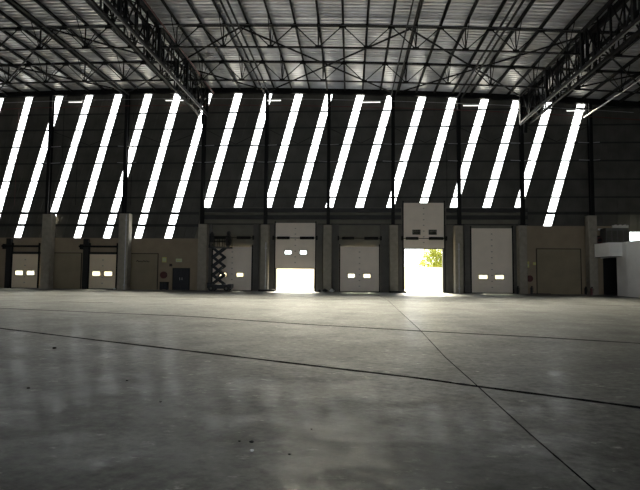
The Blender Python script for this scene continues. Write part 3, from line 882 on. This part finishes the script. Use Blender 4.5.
for s in (-1, 1): MB().box(c.x + s * .17 - .14, c.x + s * .17 + .14, 45.385, 45.401, .15, .62).build('door', M_blue, t)
MB().box(c.x - .4, c.x + .4, 45.36, 45.9, .721, .76).build('lid', M_steel, t)
for s in (-1, 1): MB().box(c.x + s * .3 - .04, c.x + s * .3 + .04, 45.42, 45.82, 0, .049).build('foot', M_black, t)
c = at(171, 265.3, YW)
t = thing('alarm_box', 'tiny dark box on the wall at the upper left corner of the double door', 'box', (c.x, YW, c.z - .1))
MB().box(c.x - .12, c.x + .12, YW - .12, YW - .001, c.z - .1, c.z + .14).build('case', M_black, t)
MB().tube((c.x, YW - .15, c.z), (c.x, YW - .12, c.z), .05, 10).build('button', M_red, t)

# ------------------------------------------------------------------ right bay: reel, extinguishers, sign
xq = wx(528.3, 279, YC)
reel(528.9, 278.6, YW, M_red, 'red fire hose reel on the wall of the blank right bay', .30)
t, a, b, z0, z1 = sign('fire_point_sign', 526.2, 529.0, 261.5, 267.5, M_yellow, None, 'narrow yellow sign above the right fire hose reel')
MB().box(a + .05, b - .05, YW - .036, YW - .029, z0 + .1, z0 + .3).build('pictogram', M_green, t)
t, a, b, z0, z1 = sign('fire_arrow_sign', 533, 535.8, 262.3, 265, M_yellow, None, 'small square yellow sign right of the narrow yellow one')
MB().prism([(a + .05, YW - .036, (z0 + z1) / 2), (b - .06, YW - .036, z1 - .06), (b - .06, YW - .036, z0 + .06)], (0, .006, 0)).build('pictogram', M_green, t)
def ext(px, Y, label, m=M_black):
    c = at(px, 290, Y)
    t = thing('fire_extinguisher', label, 'fire extinguisher', (c.x, Y, 0))
    MB().tube((c.x, Y, 0), (c.x, Y, .55), .10, 14).tube((c.x, Y, .55), (c.x, Y, .64), .10, 14, .035).build('cylinder', m, t)
    MB().box(c.x - .03, c.x + .1, Y - .03, Y + .03, .641, .72).build('valve', M_steel, t)
    MB().path([(c.x + .1, Y, .68), (c.x + .16, Y, .5), (c.x + .14, Y, .2)], .018, 6).build('hose', M_black, t)
ext(517.5, 44.75, 'dark fire extinguisher left of the column beside the blank right bay')
ext(531.5, 45.5, 'dark fire extinguisher right of the column beside the blank right bay')
ext(585.6, 45.5, 'dark fire extinguisher at the foot of the column beside the office')
ext(591.5, 44.7, 'reddish fire extinguisher in front of the column beside the office', M_pipe)
tag(MB().box(wx(465, 292, 45.2), wx(486, 292, 45.2), 45.2, 45.5, 0, .08).build('floor_plate', M_black), 'flat black plate at the foot of the tall closed dock door', 'floor plate')
tag(MB().box(wx(533, 293, 45.2), wx(551, 293, 45.2), 45.2, 45.5, 0, .06).build('floor_plate', M_black), 'flat black plate at the foot of the blank right infill', 'floor plate')
# sacks by the closed middle door
for i, (px, rr, m, lab) in enumerate(((318.9, .16, M_black, 'small black sack left of the pale sacks at the column foot'), (324.8, .22, M_black, 'larger black sack between the column and the pale sack'),
                                      (331.8, .2, M_sack, 'pale plastic sack at the column foot beside the closed middle door'))):
    c = at(px, 290, 44.55)
    t = thing('sack', lab, 'sack', (c.x, 44.55, 0), 'sacks at the column foot')
    MB().lump((c.x, 44.55, rr * .62), rr * 1.25, rr, rr * .62, 10 + i, 12, 8).build('bag', m, t, True)
    MB().tube((c.x, 44.55, rr * 1.2), (c.x + .04, 44.55, rr * 1.5), .03, 8, .07).build('knot', m, t)

# ------------------------------------------------------------------ office block on the right
XO = wx(601.0, 260, 45.9)
y_front = 34.0
z_top = wz(617, 243, 43.3)
yd0 = XO / math.tan(math.atan2(XO, 45.9)) 
def yat(px, x): # depth on the plane X = x seen at a pixel column
    lo, hi = 20.0, 46.0
    for _ in range(50):
        m = (lo + hi) / 2
        if at(px, 270, m).x > x: hi = m
        else: lo = m
    return lo
YD = yat(616.8, XO)
z_fb = wz(612, 256.8, 43.6)
mb = MB()
xs_ = XO
mb.box(xs_, xs_ + .2, y_front, YD, 0, z_top)                     # side wall up to the doorway
mb.box(xs_, xs_ + .2, YD, YW - .04, z_fb - .05, z_top)            # over the doorway
mb.box(xs_ + .2, XR - .1, y_front, y_front + .2, 0, z_top)
mb.box(xs_ + .2, XR - .1, y_front + .2, YW - .04, z_top - .2, z_top)   # roof slab
for yy in (yat(627, XO), yat(640, XO)):
    mb.box(xs_ - .02, xs_, yy - .03, yy + .03, 0, z_top - .1)
struct('wall_office', mb, M_office, 'white office block wall at the right edge', 'wall')
struct('wall_office_passage', MB().box(xs_ + .2, xs_ + 2.6, YW - .08, YW - .04, 0, z_fb).box(xs_ + .21, xs_ + 2.6, YD - .9, YW - .08, z_fb - .1, z_fb).box(xs_ + .01, xs_ + 2.6, YD - .2, YW - .08, 0, .01).box(xs_ + 2.6, xs_ + 2.7, YD - 1.0, YW - .04, 0, z_fb).box(xs_ + .2, xs_ + 2.6, YD - 1.0, YD - .9, 0, z_fb), M_dark, 'office doorway interior with its shade painted near black', 'wall')  # added lining, painted near black as the unlit passage
# fascia box over the doorway
xf = XO - (XO - wx(594, 250, 45.0)) 
YF = yat(610, xf)
t = thing('canopy_box', 'white boxed canopy over the dark office doorway', 'canopy', (xf, YF, z_fb), None, None)
zc = wz(610, 242.3, YF)
MB().box(xf, XO - .001, YF, 44.9, z_fb, zc).build('canopy', M_office, t)
MB().box(xf + .03, XO - .03, YF + .03, 44.87, z_fb - .03, z_fb - .001).build('soffit', M_grey, t)
# dark plant box on the office roof with pale rail
xg0, xg1 = wx(606, 235, 44.6), wx(629, 235, 44.6)
zg0 = z_top; zg1 = wz(617, 228, 44.6)
t = thing('plant_box', 'dark grey box standing on the office roof', 'box', ((xg0 + xg1) / 2, 45.0, z_top + .004))
MB().box(xg0, xg1, 44.6, 45.6, z_top + .004, zg1).build('casing', M_grey, t)
for k in range(4):
    xx = xg0 + (xg1 - xg0) * (k + .5) / 4
    MB().box(xx - .2, xx + .2, 44.575, 44.599, z_top + .2, zg1 - .25).build('access_panel', M_clad, t)
def pale_row(px0, px1, py, n, label):
    a, b = wx(px0, py, 44.7), wx(px1, py, 44.7)
    return a, b
a, b = pale_row(612.5, 629, 225.5, 6, '')  # generic pale blocks, not identified
t = thing('pale_block_row', 'row of pale blocks along the top of the dark roof box', 'vents', ((a + b) / 2, 44.8, zg1))
for k in range(7):
    xx = a + .12 + (b - a - .24) * k / 6
    MB().box(xx - .075, xx + .075, 44.7, 44.9, zg1, zg1 + .26 + (.05 if k % 2 else 0)).build('vent', M_white, t)
MB().box(a, b, 44.68, 44.92, zg1 + .34, zg1 + .37).build('rail', M_grey, t)
xh = wx(601.0, 238, 44.9)
t = thing('hose_reel', 'dark red reel left of the dark box on the office roof', 'hose reel', (xh, 45.2, z_top))
MB().torus((xh, 45.2, z_top + .36), .22, .09, 'Y').build('hose', M_pipe, t)
MB().tube((xh, 45.05, z_top + .38), (xh, 45.35, z_top + .38), .16, 14).build('drum', M_black, t)
MB().box(xh - .17, xh + .17, 45.36, 45.42, z_top, z_top + .8).box(xh - .03, xh + .03, 45.1, 45.36, z_top + .33, z_top + .43).build('stand', M_black, t)
a, b = wx(600.5, 229, 45.3), wx(608, 229, 45.3); zq = wz(604, 230.3, 45.3)  # generic pale bar with three small heads, not identified
t = thing('pale_bar', 'short pale bar with three heads left of the dark roof box', 'lamp bar', ((a + b) / 2, 45.6, z_top))
MB().tube(((a + b) / 2, 45.75, z_top), ((a + b) / 2, 45.75, zq), .03, 8).box(a, b, 45.72, 45.78, zq, zq + .04).build('bar', M_grey, t)
for k in range(3):
    xx = a + .12 + (b - a - .24) * k / 2
    MB().box(xx - .09, xx + .09, 45.66, 45.84, zq + .041, zq + .2).build('bar_head', M_sack, t)

# ------------------------------------------------------------------ grit on the floor
for i, (px, py, r, m, lab) in enumerate(((251.5, 442.8, .016, M_stone, 'largest black grit crumb on the near floor'), (239.5, 441.7, .009, M_stone, 'small black crumb left of the largest one'), (289.5, 454.8, .010, M_stone, 'black crumb lying lowest on the near floor'),
                           (160.5, 402.3, .012, M_stone, 'black crumb alone on the floor at mid left'), (54.5, 348.8, .030, M_stone, 'dark crumb on the floor near the left part of the near joint'), (28.5, 388.6, .016, M_stone, 'dark crumb by the left edge of the floor'),
                           (251.8, 451.2, .014, M_sack, 'pale flake just below the largest black crumb'), (311.5, 429.5, .008, M_stone, 'tiny dark crumb right of centre on the near floor'), (127, 290 + 91, .012, M_stone, 'tiny dark crumb left of centre below the near joint'))):
    c = onfloor(px, py)
    tag(MB().lump((c.x, c.y, r * .62), r * 1.6, r * 1.2, r * .62, 30 + i, 8, 5).build('floor_crumb' if m is M_stone else 'floor_flake', m), lab, 'debris', 'crumbs on the concrete floor')
c = at(116, 289, 45.3)
tag(MB().lump((c.x, 45.0, .07), .13, .1, .07, 3, 9, 6).build('cup', M_sack), 'small pale object at the foot of the second column from the left', 'litter')

# ------------------------------------------------------------------ outside
struct('ground_yard', MB().box(-60, 60, YW + .3, 130, -.35, -.05), M_yard, 'sunlit pale yard outside the open doors', 'ground')
YBW = 60.0
zbw = wz(423, 267.5, YBW)
mb = MB().box(-60, 60, YBW, YBW + .25, -.05, zbw)
for k in range(30): mb.box(-58 + 4 * k, -57.6 + 4 * k, YBW + .25, YBW + .4, -.05, zbw)
t = thing('boundary_wall', 'pale sunlit boundary wall seen through the open doors', 'wall', (0, YBW, -.05), None, 'structure')
mb.build('wall', M_bwall, t)
MB().box(-60, 60, YBW - .05, YBW + .3, zbw, zbw + .07).build('coping', M_conc, t)
def tree():
    c = at(446, 256, 65.5)
    t = thing('tree', 'sunlit yellow green tree beyond the boundary wall', 'tree', (c.x, 65.5, -.05))
    MB().tube((c.x, 65.5, -.05), (c.x + .1, 65.5, 2.6), .22, 10, .15).tube((c.x + .1, 65.5, 2.6), (c.x - 1.2, 65.3, 4.6), .11, 8, .05).tube((c.x + .1, 65.5, 2.6), (c.x + 1.3, 65.6, 5.0), .11, 8, .05).tube((c.x + .1, 65.5, 2.6), (c.x, 65.9, 5.4), .10, 8, .05).build('trunk', M_bark, t)
    rnd = random.Random(4)
    mb = MB()
    cl = [(0, 0, 0, 2.2), (-1.8, .2, -.6, 1.5), (-2.6, -.2, -1.5, 1.15), (1.8, 0, -.2, 1.7), (-1.0, -.5, 1.1, 1.4), (.8, .2, 1.5, 1.5), (2.6, .3, -1.3, 1.4), (0, -.8, -1.3, 1.7), (-2.2, .1, .5, .9)]
    for (dx, dy, dz, r) in cl:
        for _ in range(int(420 * r * r)):
            d = Vector((rnd.gauss(0, 1), rnd.gauss(0, 1), rnd.gauss(0, 1))).normalized() * r * rnd.uniform(.72, 1.04)
            p = Vector((c.x + dx, 65.5 + dy, c.z + dz)) + d
            u = Vector((rnd.gauss(0, 1), rnd.gauss(0, 1), rnd.gauss(0, 1))).normalized()
            w = u.cross(Vector((rnd.gauss(0, 1), rnd.gauss(0, 1), rnd.gauss(0, 1)))).normalized()
            l = rnd.uniform(.10, .19)
            mb.quad(p - u * l, p + w * l * .45, p + u * l, p - w * l * .45)
    mb.build('crown', M_leaf, t)
tree()

# ------------------------------------------------------------------ light
w = bpy.data.worlds.new('sky')
S.world = w
w.use_nodes = True
nt = w.node_tree
bg = nt.nodes['Background']
bg.inputs['Color'].default_value = (0.92, 0.97, 1.0, 1)
bg.inputs['Strength'].default_value = 6.0
sd = bpy.data.lights.new('sun', 'SUN')
sd.energy = 50.0
sd.angle = R(30)
sd.color = (1.0, 0.93, 0.72)
so = bpy.data.objects.new('sun', sd)
d = Vector((0.02, -0.80, -0.60))
so.rotation_euler = d.to_track_quat('-Z', 'Y').to_euler()
so.location = (0, 60, 40)
COL.objects.link(so)
S.view_settings.view_transform = 'Standard'
S.view_settings.look = 'None'
S.view_settings.exposure = 0.0
S.view_settings.gamma = 1.0
S.view_settings.use_curve_mapping = False
S.cycles.max_bounces = 8
S.cycles.diffuse_bounces = 5
S.cycles.sample_clamp_indirect = 6.0
S.cycles.use_denoising = True
